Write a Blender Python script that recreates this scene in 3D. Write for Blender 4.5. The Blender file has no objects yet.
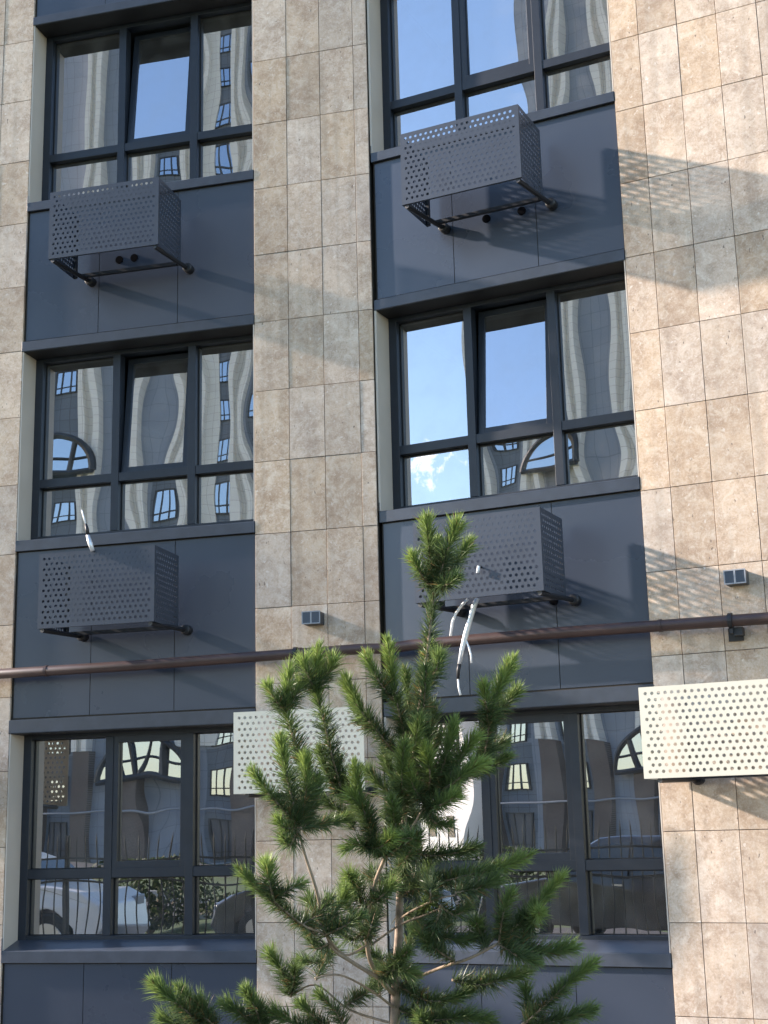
import bpy, bmesh, math, random
from mathutils import Vector, Matrix, noise
random.seed(7)
R_ = math.radians
scene = bpy.context.scene
col = scene.collection

# ------------------------------------------------------------------ camera
YAW, PIT, ROLL, FPX = -0.2552, 0.22368, -0.02463, 1411.2
CAM = Vector((3.808, -10.473, 1.6))
cyaw, syaw, cp, sp = math.cos(YAW), math.sin(YAW), math.cos(PIT), math.sin(PIT)
FWD = Vector((syaw*cp, cyaw*cp, sp)); RT = Vector((cyaw, -syaw, 0)); UP = RT.cross(FWD)
RR = math.cos(ROLL)*RT + math.sin(ROLL)*UP
UU = -math.sin(ROLL)*RT + math.cos(ROLL)*UP
cd = bpy.data.cameras.new('camera'); cam = bpy.data.objects.new('camera', cd); col.objects.link(cam)
m = Matrix((RR, UU, -FWD)).transposed().to_4x4(); m.translation = CAM
cam.matrix_world = m
cd.sensor_fit = 'VERTICAL'; cd.sensor_height = 36.0; cd.lens = FPX/1024*36.0
cd.clip_start = 0.05; cd.clip_end = 3000
scene.camera = cam

# ------------------------------------------------------------------ light
SUN_EL = R_(23); PHI = R_(86.6)          # travel direction: mostly +X, a little into the facade
trav = Vector((math.sin(PHI)*math.cos(SUN_EL), math.cos(PHI)*math.cos(SUN_EL), -math.sin(SUN_EL)))
sl = bpy.data.lights.new('sun', 'SUN'); sl.energy = 4.3; sl.angle = R_(1.5); sl.color = (1.0, 0.92, 0.84)
so = bpy.data.objects.new('sun', sl); col.objects.link(so)
so.rotation_euler = trav.to_track_quat('-Z', 'Y').to_euler(); so.location = (-20, -10, 30)
world = bpy.data.worlds.new('World'); scene.world = world; world.use_nodes = True
wn, wl = world.node_tree.nodes, world.node_tree.links
wn.clear()
wo = wn.new('ShaderNodeOutputWorld'); bg = wn.new('ShaderNodeBackground'); bg.inputs[1].default_value = 0.15
sky = wn.new('ShaderNodeTexSky'); sky.sky_type = 'NISHITA'; sky.sun_disc = False
sky.sun_elevation = SUN_EL
sky.sun_rotation = math.atan2(-trav.x, -trav.y)
sky.air_density = 1.0; sky.dust_density = 0.25; sky.ozone_density = 1.2
# small clouds in the sky, one of them where the photograph's window mirrors it
tc = wn.new('ShaderNodeTexCoord')
nz = wn.new('ShaderNodeTexNoise'); nz.inputs['Scale'].default_value = 60; nz.inputs['Detail'].default_value = 7; nz.inputs['Roughness'].default_value = 0.72
wl.new(tc.outputs['Generated'], nz.inputs['Vector'])
mix = wn.new('ShaderNodeMix'); mix.data_type = 'RGBA'
CLOUD_DIRS = [((-0.5621, -0.7885, 0.2497), 0.040)]
acc = None
for d, wdt in CLOUD_DIRS:
    d = Vector(d).normalized()
    sub = wn.new('ShaderNodeVectorMath'); sub.operation = 'DISTANCE'
    wl.new(tc.outputs['Generated'], sub.inputs[0]); sub.inputs[1].default_value = d
    mr = wn.new('ShaderNodeMapRange'); mr.inputs['From Min'].default_value = 0; mr.inputs['From Max'].default_value = wdt
    mr.inputs['To Min'].default_value = 0.42; mr.inputs['To Max'].default_value = 0
    wl.new(sub.outputs['Value'], mr.inputs['Value'])
    if acc is None: acc = mr.outputs[0]
    else:
        mx = wn.new('ShaderNodeMath'); mx.operation = 'MAXIMUM'; wl.new(acc, mx.inputs[0]); wl.new(mr.outputs[0], mx.inputs[1]); acc = mx.outputs[0]
ad = wn.new('ShaderNodeMath'); ad.operation = 'ADD'; wl.new(acc, ad.inputs[0]); wl.new(nz.outputs['Fac'], ad.inputs[1])
cr = wn.new('ShaderNodeMapRange'); cr.inputs['From Min'].default_value = 0.78; cr.inputs['From Max'].default_value = 1.0
wl.new(ad.outputs[0], cr.inputs['Value'])
wl.new(cr.outputs[0], mix.inputs['Factor']); hsv = wn.new('ShaderNodeHueSaturation'); hsv.inputs['Saturation'].default_value = 1.14; wl.new(sky.outputs[0], hsv.inputs['Color']); wl.new(hsv.outputs[0], mix.inputs['A']); mix.inputs['B'].default_value = (8.5, 8.8, 9.2, 1)
wl.new(mix.outputs['Result'], bg.inputs[0]); wl.new(bg.outputs[0], wo.inputs[0])
scene.view_settings.view_transform = 'Standard'; scene.view_settings.look = 'None'
scene.view_settings.exposure = 1.64; scene.view_settings.gamma = 1.0
scene.view_settings.use_white_balance = True; scene.view_settings.white_balance_temperature = 6900; scene.view_settings.white_balance_tint = 15
scene.render.engine = 'CYCLES'
scene.cycles.max_bounces = 8; scene.cycles.transparent_max_bounces = 12

# ------------------------------------------------------------------ materials
def mat(name, base, rough=0.6, metal=0.0, spec=0.5, noise_amt=0.0, nscale=6.0, bump=0.0, bscale=60.0, rough_var=0.0, coat=0.0):
    m = bpy.data.materials.new(name); m.use_nodes = True
    n, l = m.node_tree.nodes, m.node_tree.links
    p = n['Principled BSDF']; p.inputs['Base Color'].default_value = (*base, 1); p.inputs['Roughness'].default_value = rough
    p.inputs['Metallic'].default_value = metal; p.inputs['Specular IOR Level'].default_value = spec
    p.inputs['Coat Weight'].default_value = coat; p.inputs['Coat Roughness'].default_value = 0.08
    t = n.new('ShaderNodeTexCoord')
    if noise_amt or rough_var:
        z = n.new('ShaderNodeTexNoise'); z.inputs['Scale'].default_value = nscale; z.inputs['Detail'].default_value = 6
        l.new(t.outputs['Object'], z.inputs['Vector'])
        if noise_amt:
            r = n.new('ShaderNodeMapRange'); r.inputs['To Min'].default_value = 1-noise_amt; r.inputs['To Max'].default_value = 1+noise_amt
            r.inputs['From Min'].default_value = .3; r.inputs['From Max'].default_value = .7
            l.new(z.outputs['Fac'], r.inputs['Value'])
            v = n.new('ShaderNodeVectorMath'); v.operation = 'SCALE'; v.inputs[0].default_value = base
            l.new(r.outputs[0], v.inputs['Scale']); l.new(v.outputs[0], p.inputs['Base Color'])
        if rough_var:
            r2 = n.new('ShaderNodeMapRange'); r2.inputs['To Min'].default_value = max(0.02, rough-rough_var); r2.inputs['To Max'].default_value = rough+rough_var
            r2.inputs['From Min'].default_value = .3; r2.inputs['From Max'].default_value = .7
            l.new(z.outputs['Fac'], r2.inputs['Value']); l.new(r2.outputs[0], p.inputs['Roughness'])
    if bump:
        z = n.new('ShaderNodeTexNoise'); z.inputs['Scale'].default_value = bscale; z.inputs['Detail'].default_value = 4
        l.new(t.outputs['Object'], z.inputs['Vector'])
        b = n.new('ShaderNodeBump'); b.inputs['Strength'].default_value = 1; b.inputs['Distance'].default_value = bump
        l.new(z.outputs['Fac'], b.inputs['Height']); l.new(b.outputs[0], p.inputs['Normal'])
    return m

def stone_mat():
    m = bpy.data.materials.new('travertine_tile'); m.use_nodes = True
    n, l = m.node_tree.nodes, m.node_tree.links; p = n['Principled BSDF']
    geo = n.new('ShaderNodeNewGeometry'); t = n.new('ShaderNodeTexCoord')
    # each tile gets its own piece of the slab: offset the pattern by the tile's random value
    mul = n.new('ShaderNodeVectorMath'); mul.operation = 'SCALE'; mul.inputs[0].default_value = (37., 11., 23.)
    l.new(geo.outputs['Random Per Island'], mul.inputs['Scale'])
    add = n.new('ShaderNodeVectorMath'); add.operation = 'ADD'; l.new(t.outputs['Object'], add.inputs[0]); l.new(mul.outputs[0], add.inputs[1])
    def nois(sc, det, rough=.6, dist=0.0):
        z = n.new('ShaderNodeTexNoise'); z.inputs['Scale'].default_value = sc; z.inputs['Detail'].default_value = det
        z.inputs['Roughness'].default_value = rough; z.inputs['Distortion'].default_value = dist
        l.new(add.outputs[0], z.inputs['Vector']); return z.outputs['Fac']
    def rng(v, a, b, c, d):
        r = n.new('ShaderNodeMapRange'); r.inputs['From Min'].default_value = a; r.inputs['From Max'].default_value = b
        r.inputs['To Min'].default_value = c; r.inputs['To Max'].default_value = d; l.new(v, r.inputs['Value']); return r.outputs[0]
    def mixc(f, a, b, mode='MIX'):
        x = n.new('ShaderNodeMix'); x.data_type = 'RGBA'; x.blend_type = mode
        if isinstance(f, float): x.inputs['Factor'].default_value = f
        else: l.new(f, x.inputs['Factor'])
        for s, v in (('A', a), ('B', b)):
            if isinstance(v, tuple): x.inputs[s].default_value = (*v, 1)
            else: l.new(v, x.inputs[s])
        return x.outputs['Result']
    big = nois(3.5, 5, .6, .4); mid = nois(19, 8, .74, .35); fine = nois(75, 6, .75, .2)
    c = mixc(rng(big, .36, .64, 0, 1), (.405, .278, .183), (.575, .425, .292))
    c = mixc(rng(mid, .47, .72, 0, .75), c, (.64, .55, .45))
    c = mixc(rng(mid, .45, .30, 0, .60), c, (.26, .185, .12))
    vein = nois(7, 7, .75, 1.6); c = mixc(rng(vein, .52, .66, 0, .65), c, (.68, .585, .47)); c = mixc(rng(vein, .44, .34, 0, .45), c, (.27, .18, .115))
    c = mixc(rng(fine, .52, .68, 0, .50), c, (.72, .64, .55))
    c = mixc(rng(fine, .45, .30, 0, .40), c, (.20, .145, .10))
    chip = nois(26, 3, .5, 0); c = mixc(rng(chip, .68, .72, 0, .55), c, (.76, .71, .64))
    # little pits
    vo = n.new('ShaderNodeTexNoise'); vo.inputs['Scale'].default_value = 42; vo.inputs['Detail'].default_value = 2
    mp = n.new('ShaderNodeMapping'); mp.inputs['Scale'].default_value = (1, 1, .5); l.new(add.outputs[0], mp.inputs[0]); l.new(mp.outputs[0], vo.inputs['Vector'])
    pit = rng(vo.outputs['Fac'], .29, .25, 0, .75)
    c = mixc(pit, c, (.10, .075, .055))
    tone = rng(geo.outputs['Random Per Island'], 0, 1, .83, 1.10)
    hs = n.new('ShaderNodeHueSaturation'); l.new(c, hs.inputs['Color']); l.new(tone, hs.inputs['Value'])
    m2 = n.new('ShaderNodeMath'); m2.operation = 'MULTIPLY'; m2.inputs[1].default_value = 7.31; l.new(geo.outputs['Random Per Island'], m2.inputs[0])
    fr = n.new('ShaderNodeMath'); fr.operation = 'FRACT'; l.new(m2.outputs[0], fr.inputs[0])
    l.new(rng(fr.outputs[0], 0, 1, .72, 1.0), hs.inputs['Saturation'])
    l.new(hs.outputs[0], p.inputs['Base Color'])
    stn = n.new('ShaderNodeTexNoise'); stn.inputs['Scale'].default_value = 3.0; stn.inputs['Detail'].default_value = 5
    smp = n.new('ShaderNodeMapping'); smp.inputs['Scale'].default_value = (3, 3, .16); l.new(t.outputs['Object'], smp.inputs[0]); l.new(smp.outputs[0], stn.inputs['Vector'])
    l.new(mixc(rng(stn.outputs['Fac'], .52, .70, 0, .30), hs.outputs[0], (.22, .18, .14)), p.inputs['Base Color'])
    p.inputs['Roughness'].default_value = .62; p.inputs['Specular IOR Level'].default_value = .35
    b = n.new('ShaderNodeBump'); b.inputs['Distance'].default_value = .0012; b.inputs['Strength'].default_value = .7
    l.new(rng(pit, 0, 1, 1, 0), b.inputs['Height']); l.new(b.outputs[0], p.inputs['Normal'])
    return m

def glass_mat(name, refl, tint=(1.0, .965, .98)):
    m = bpy.data.materials.new(name); m.use_nodes = True
    n, l = m.node_tree.nodes, m.node_tree.links; n.clear()
    o = n.new('ShaderNodeOutputMaterial'); g = n.new('ShaderNodeBsdfGlossy'); g.inputs['Roughness'].default_value = 0.004; g.inputs['Color'].default_value = (*tint, 1)
    tr = n.new('ShaderNodeBsdfTransparent'); tr.inputs['Color'].default_value = (.5, .52, .54, 1)
    fz = n.new('ShaderNodeFresnel'); fz.inputs['IOR'].default_value = 1.5
    ad = n.new('ShaderNodeMath'); ad.operation = 'ADD'; ad.use_clamp = True; ad.inputs[1].default_value = refl; l.new(fz.outputs[0], ad.inputs[0])
    # a thin film of dust, a little heavier in patches
    df = n.new('ShaderNodeBsdfDiffuse'); df.inputs['Color'].default_value = (.45, .45, .43, 1)
    t = n.new('ShaderNodeTexCoord'); z = n.new('ShaderNodeTexNoise'); z.inputs['Scale'].default_value = 5; z.inputs['Detail'].default_value = 8
    l.new(t.outputs['Object'], z.inputs['Vector'])
    r = n.new('ShaderNodeMapRange'); r.inputs['From Min'].default_value = .4; r.inputs['From Max'].default_value = .75; r.inputs['To Min'].default_value = .03; r.inputs['To Max'].default_value = .12
    l.new(z.outputs['Fac'], r.inputs['Value'])
    mx = n.new('ShaderNodeMixShader'); l.new(ad.outputs[0], mx.inputs[0]); l.new(tr.outputs[0], mx.inputs[1]); l.new(g.outputs[0], mx.inputs[2])
    m2 = n.new('ShaderNodeMixShader'); l.new(r.outputs[0], m2.inputs[0]); l.new(mx.outputs[0], m2.inputs[1]); l.new(df.outputs[0], m2.inputs[2])
    l.new(m2.outputs[0], o.inputs[0]); return m

def brick_mat():
    m = mat('red_brown_brick', (.16, .085, .065), .85)
    n, l = m.node_tree.nodes, m.node_tree.links; p = n['Principled BSDF']
    t = n.new('ShaderNodeTexCoord'); mp = n.new('ShaderNodeMapping'); mp.inputs['Rotation'].default_value = (R_(90), 0, 0)
    b = n.new('ShaderNodeTexBrick'); b.inputs['Scale'].default_value = 3.3; b.inputs['Color1'].default_value = (.13, .10, .09, 1); b.inputs['Color2'].default_value = (.10, .08, .072, 1)
    b.inputs['Mortar'].default_value = (.25, .22, .2, 1); b.inputs['Mortar Size'].default_value = .012
    l.new(t.outputs['Object'], mp.inputs[0]); l.new(mp.outputs[0], b.inputs['Vector']); l.new(b.outputs['Color'], p.inputs['Base Color'])
    return m

def grid_mat(name, c1, c2, mort, scale=1.0, w=.6, h=.6):
    m = mat(name, c1, .6)
    n, l = m.node_tree.nodes, m.node_tree.links; p = n['Principled BSDF']
    t = n.new('ShaderNodeTexCoord'); mp = n.new('ShaderNodeMapping'); mp.inputs['Rotation'].default_value = (R_(90), 0, 0)
    b = n.new('ShaderNodeTexBrick'); b.offset = 0; b.inputs['Scale'].default_value = scale; b.inputs['Brick Width'].default_value = w; b.inputs['Row Height'].default_value = h
    b.inputs['Color1'].default_value = (*c1, 1); b.inputs['Color2'].default_value = (*c2, 1); b.inputs['Mortar'].default_value = (*mort, 1); b.inputs['Mortar Size'].default_value = .015
    l.new(t.outputs['Object'], mp.inputs[0]); l.new(mp.outputs[0], b.inputs['Vector']); l.new(b.outputs['Color'], p.inputs['Base Color'])
    return m

def attr_mat(name, rough=.5, spec=.3):
    m = bpy.data.materials.new(name); m.use_nodes = True
    n, l = m.node_tree.nodes, m.node_tree.links; p = n['Principled BSDF']
    a = n.new('ShaderNodeAttribute'); a.attribute_name = 'tone'
    l.new(a.outputs['Color'], p.inputs['Base Color']); p.inputs['Roughness'].default_value = rough; p.inputs['Specular IOR Level'].default_value = spec
    tl = n.new('ShaderNodeBsdfTranslucent'); l.new(a.outputs['Color'], tl.inputs['Color'])
    mx = n.new('ShaderNodeMixShader'); mx.inputs[0].default_value = .35; l.new(p.outputs[0], mx.inputs[1]); l.new(tl.outputs[0], mx.inputs[2])
    l.new(mx.outputs[0], n['Material Output'].inputs[0])
    return m

M = dict(
    stone=stone_mat(),
    backing=mat('joint_backing', (.03, .025, .02), .9),
    reveal=mat('light_grey_reveal', (.52, .46, .39), .5, noise_amt=.05, nscale=3),
    panel=mat('blue_grey_cladding', (.040, .051, .073), .28, spec=.6, noise_amt=.07, nscale=1.2, rough_var=.02, bump=.0004, bscale=.8),
    flash=mat('grey_flashing', (.033, .042, .058), .36, spec=.5, noise_amt=.16, nscale=9, bump=.0008, bscale=4),
    sill=mat('sill_flashing', (.05, .060, .078), .35, spec=.5, noise_amt=.14, nscale=8),
    frame=mat('anthracite_frame', (.013, .018, .027), .42, spec=.45, noise_amt=.12, nscale=12),
    gasket=mat('black_rubber_and_soffit_shade', (.008, .008, .009), .6),
    cage=mat('anthracite_perforated_metal', (.035, .045, .064), .40, spec=.45, noise_amt=.08, nscale=5),
    bracket=mat('black_bracket_metal', (.012, .013, .016), .45),
    cream=mat('cream_perforated_metal', (.58, .555, .455), .45, noise_amt=.03, nscale=3),
    pipe=mat('brown_gas_pipe', (.055, .032, .028), .40, noise_amt=.15, nscale=9),
    glass=glass_mat('mirror_coated_glass', .45),
    glass_low=glass_mat('street_level_glass', .42),
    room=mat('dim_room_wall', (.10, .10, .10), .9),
    white=mat('white_cable', (.8, .8, .8), .5),
    foil=mat('silver_foil_wrap', (.7, .72, .74), .38, metal=.5, bump=.003, bscale=40),
    hole=mat('dark_pipe_hole', (.003, .003, .004), .95, spec=.05),
    black=mat('black_plastic', (.012, .012, .014), .5),
    lampbody=mat('dark_grey_housing', (.06, .065, .07), .5),
    lampframe=mat('pale_metal_frame', (.26, .28, .31), .4),
    louvre=mat('blue_black_louvre', (.03, .045, .08), .3),
    asphalt=mat('asphalt', (.055, .055, .058), .9, noise_amt=.2, nscale=3),
    paving=grid_mat('paving_slabs', (.24, .23, .22), (.27, .26, .245), (.1, .1, .1), 1, .4, .4),
    grass=mat('lawn_green', (.06, .10, .03), .95, noise_amt=.4, nscale=4),
    slate=grid_mat('slate_cladding', (.24, .28, .35), (.27, .31, .38), (.15, .18, .22), 1, .6, 1.2),
    pale=grid_mat('pale_stone_cladding', (.74, .72, .68), (.80, .78, .74), (.5, .48, .46), 1, .6, .6),
    brick=brick_mat(), darkbay=grid_mat('dark_bay_panel', (.12, .15, .19), (.14, .17, .22), (.05, .06, .08), 1, .6, .8),
    oglass=mat('far_window_glass', (.50, .57, .64), .12, metal=1.0),
    whitewall=mat('white_render', (.82, .82, .80), .8),
    kerb=mat('kerb_stone', (.35, .34, .32), .8, noise_amt=.1),
    carwhite=mat('white_car_paint', (.78, .79, .8), .25, coat=.6), cardark=mat('dark_car_paint', (.02, .022, .028), .25, coat=.8),
    carglass=mat('car_glass', (.02, .025, .03), .05, spec=.8), tyre=mat('tyre_rubber', (.02, .02, .02), .8), rim=mat('alloy_rim', (.5, .5, .52), .3, metal=.9),
    bark=mat('pine_bark', (.26, .19, .14), .85, noise_amt=.35, nscale=30, bump=.002, bscale=80),
    twig=mat('pine_twig', (.26, .19, .13), .8, noise_amt=.25, nscale=40),
    needle=attr_mat('pine_needles', .42, .35),
    shrub=attr_mat('shrub_leaves', .6, .3),
)

# ------------------------------------------------------------------ helpers
XH, TR = 1.13, 0.2
CT, ST = math.cos(TR), math.sin(TR)
def W(pl, s, off, z):                       # local (along, into the wall, up) -> world
    if pl == 'R': return Vector((XH+(s-XH)*CT+off*ST, -(s-XH)*ST+off*CT, z))
    return Vector((s, off, z))
def empty(name, loc=(0, 0, 0), rz=0.0, parent=None):
    o = bpy.data.objects.new(name, None); col.objects.link(o); o.location = loc; o.rotation_euler = (0, 0, rz); o.parent = parent
    o.empty_display_size = .2; return o
def tag(o, label=None, cat=None, group=None, kind=None):
    if label: o['label'] = label
    if cat: o['category'] = cat
    if group: o['group'] = group
    if kind: o['kind'] = kind
    return o
class MB:
    def __init__(s, pl=None): s.v = []; s.f = []; s.pl = pl; s.c = []
    def P(s, p): return tuple(W(s.pl, *p)) if s.pl else tuple(p)
    def add(s, vs, fs, color=None):
        b = len(s.v); s.v += [s.P(p) for p in vs]; s.f += [tuple(b+i for i in f) for f in fs]
        if color is not None: s.c += [color]*len(vs)
    def box(s, a, b):
        (x0, y0, z0), (x1, y1, z1) = a, b
        s.add([(x0,y0,z0),(x1,y0,z0),(x1,y1,z0),(x0,y1,z0),(x0,y0,z1),(x1,y0,z1),(x1,y1,z1),(x0,y1,z1)],
              [(0,3,2,1),(4,5,6,7),(0,1,5,4),(1,2,6,5),(2,3,7,6),(3,0,4,7)])
    def prism(s, pts, z0, z1):               # plan polygon extruded upwards
        n = len(pts)
        s.add([(x, y, z0) for x, y in pts]+[(x, y, z1) for x, y in pts],
              [tuple(reversed(range(n))), tuple(range(n, 2*n))]+[(i, (i+1) % n, n+(i+1) % n, n+i) for i in range(n)])
    def profile(s, pts, x0, x1):             # (y,z) profile extruded along x
        n = len(pts)
        s.add([(x0, y, z) for y, z in pts]+[(x1, y, z) for y, z in pts],
              [tuple(range(n)), tuple(reversed(range(n, 2*n)))]+[(i, n+i, n+(i+1) % n, (i+1) % n) for i in range(n)])
    def tube(s, path, rad, seg=10, cap=True, color=None):
        path = [Vector(s.P(p)) for p in path]; pl, s.pl = s.pl, None
        rads = rad if isinstance(rad, (list, tuple)) else [rad]*len(path)
        vs, fs = [], []
        ref = None
        for i, p in enumerate(path):
            d = (path[min(i+1, len(path)-1)]-path[max(i-1, 0)]).normalized()
            if ref is None: ref = d.orthogonal().normalized()
            ref = (ref-d*ref.dot(d)).normalized(); bi = d.cross(ref)
            for k in range(seg):
                a = 2*math.pi*k/seg; vs.append(tuple(p+(ref*math.cos(a)+bi*math.sin(a))*rads[i]))
        for i in range(len(path)-1):
            for k in range(seg):
                fs.append((i*seg+k, i*seg+(k+1) % seg, (i+1)*seg+(k+1) % seg, (i+1)*seg+k))
        if cap: fs += [tuple(reversed(range(seg))), tuple(range((len(path)-1)*seg, len(path)*seg))]
        s.add(vs, fs, color); s.pl = pl
    def build(s, name, material, parent=None, smooth=False, bevel=0.0):
        me = bpy.data.meshes.new(name); me.from_pydata(s.v, [], s.f); me.update()
        if s.c:
            a = me.color_attributes.new('tone', 'FLOAT_COLOR', 'POINT')
            flat = []
            for c in s.c: flat += [c[0], c[1], c[2], 1.0]
            a.data.foreach_set('color', flat)
        me.materials.append(material)
        o = bpy.data.objects.new(name, me); col.objects.link(o); o.parent = parent
        if smooth:
            for p in me.polygons: p.use_smooth = True
        if bevel:
            b = o.modifiers.new('bevel', 'BEVEL'); b.width = bevel; b.segments = 2; b.limit_method = 'ANGLE'
        return o
def copy_tree(o, parent=None):
    c = o.copy(); col.objects.link(c); c.parent = parent
    for ch in list(o.children): copy_tree(ch, c)
    return c

# ------------------------------------------------------------------ ground
g = MB(); g.box((-400, -400, -.5), (400, 60, 0)); tag(g.build('ground', M['grass']), kind='structure')
g = MB(); g.box((-60, -5.7, 0), (60, -.05, .004)); tag(g.build('pavement', M['paving']), kind='structure')
g = MB(); g.box((-60, -11.2, 0), (60, -6.9, .004)); tag(g.build('parking_strip', M['asphalt']), kind='structure')
g = MB(); g.box((-60, -6.9, 0), (60, -6.78, .13)); tag(g.build('kerb', M['kerb'], bevel=.01), kind='structure')
g = MB(); g.box((-80, -23.5, 0), (80, -16.2, .004)); tag(g.build('road', M['asphalt']), kind='structure')
for y in (-16.2, -23.62):
    g = MB(); g.box((-80, y, 0), (80, y+.12, .13)); tag(g.build('kerb', M['kerb'], bevel=.01), kind='structure')
g = MB(); g.box((-90, -76, 0), (90, -60, .005)); tag(g.build('path', M['paving']), kind='structure')

# ------------------------------------------------------------------ the apartment building
bld = empty('apartment_building', (1.0, 0, 0)); bld_off = Vector((1.0, 0, 0))
tag(bld, 'apartment block with travertine piers, dark blue-grey cladding and anthracite windows filling the picture', 'building')
def part(mb, name, material, parent=bld, **k):
    o = mb.build(name, material, parent, **k)
    return o
ROOT = bld
bld.location = (0, 0, 0)

def tiles(pl, xs, zs, name, label, side_left=None, side_right=None, zlo=-.02, zhi=10.9):
    back = MB(pl); back.box((xs[0]+.004, .022, zlo), (xs[-1]-.004, .20, zhi))
    b = part(back, 'stone_pier', M['backing']); b['label'] = label
    t = MB(pl); J = .0022
    for i in range(len(xs)-1):
        for k in range(len(zs)-1):
            z0, z1 = zs[k]+J, zs[k+1]-J; x0, x1 = xs[i]+J, xs[i+1]-J
            dy = random.uniform(-.0012, .0012); tx = random.uniform(-.0006, .0006)
            c = .0015
            # bevelled tile
            t.add([(x0, .022, z0), (x1, .022, z0), (x1, .022, z1), (x0, .022, z1),
                   (x0, c+dy, z0), (x1, c+dy, z0), (x1, c+dy, z1), (x0, c+dy, z1),
                   (x0+c, dy+tx, z0+c), (x1-c, dy-tx, z0+c), (x1-c, dy-tx, z1-c), (x0+c, dy+tx, z1-c)],
                  [(0,1,5,4),(1,2,6,5),(2,3,7,6),(3,0,4,7),(4,5,9,8),(5,6,10,9),(6,7,11,10),(7,4,8,11),(8,9,10,11)])
    t.build('stone_cladding', M['stone'], b)
    return b
zsC = [-.02]+[8.162-.6*i for i in range(13, -5, -1)]
zsR = [-.02]+[7.570-.6006*i for i in range(12, -6, -1)]
pL = tiles('C', [-5.43+.0]+[-2.433-.3*i for i in range(9, -1, -1)]+[-2.135], zsC, 'pier', 'stone pier left of the left window column')
pC = tiles('C', [0, .3, .6, .9, 1.02], zsC, 'pier', 'stone pier between the two window columns')
pR = tiles('R', [3.14]+[3.36+.3*i for i in range(10)], zsR, 'pier', 'stone pier right of the right window column')

LV = [  # window levels: sill top, glass bottom, transom centre, lintel soffit, lintel top
    dict(st=.765, sb=.672, gb=.86, tr=1.342, hb=2.470, ht=2.578),
    dict(st=4.075, sb=3.982, gb=4.147, tr=4.612, hb=5.758, ht=5.845),
    dict(st=7.150, sb=7.066, gb=7.215, tr=7.672, hb=8.914, ht=8.995),
]
BAY = {'C': dict(x0=-2.135, x1=0.0, m=(-1.345, -.645), j=(-1.435, -.70)), 'R': dict(x0=1.035, x1=3.14, m=(1.752, 2.462), j=(1.737, 2.447))}
WOFF = .29

def pane(pl, x0, x1, z0, z1, off, seed, parent, gm, tilt=0.0, hz=None):
    """glass pane: sealed units are never flat, so the sheet really bulges and ripples by a fraction of a millimetre"""
    rnd = random.Random(seed)
    nx, nz_ = 30, 44
    A = rnd.choice((-1, 1))*rnd.uniform(.0001, .0006); G = rnd.uniform(.35, 1.0); kz = rnd.uniform(3.0, 5.2)
    ph = [rnd.uniform(0, 6.28) for _ in range(6)]
    vs, fs = [], []
    for k in range(nz_+1):
        for i in range(nx+1):
            u, v = i/nx, k/nz_
            x, z = x0+(x1-x0)*u, z0+(z1-z0)*v
            d = A*math.sin(math.pi*u)*math.sin(math.pi*v)
            d += G*.00032*math.sin(math.pi*u+ph[4]*.12)*math.sin(kz*z+ph[0])+G*.00008*math.sin(3.1*math.pi*u+ph[3])*math.sin(7.0*z+ph[2])
            d += .000012*math.sin(26*x+ph[1])
            y = off+d
            if tilt:
                dz = z-hz; dy = y-off
                z = hz+dz*math.cos(tilt)-dy*math.sin(tilt)*0; y = off+dy+dz*math.sin(tilt)
            vs.append((x, y, z))
    for k in range(nz_):
        for i in range(nx):
            a = k*(nx+1)+i; fs.append((a, a+1, a+nx+2, a+nx+1))
    mb = MB(pl); mb.add(vs, fs)
    return mb.build('glass_pane', gm, parent, smooth=True)

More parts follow.
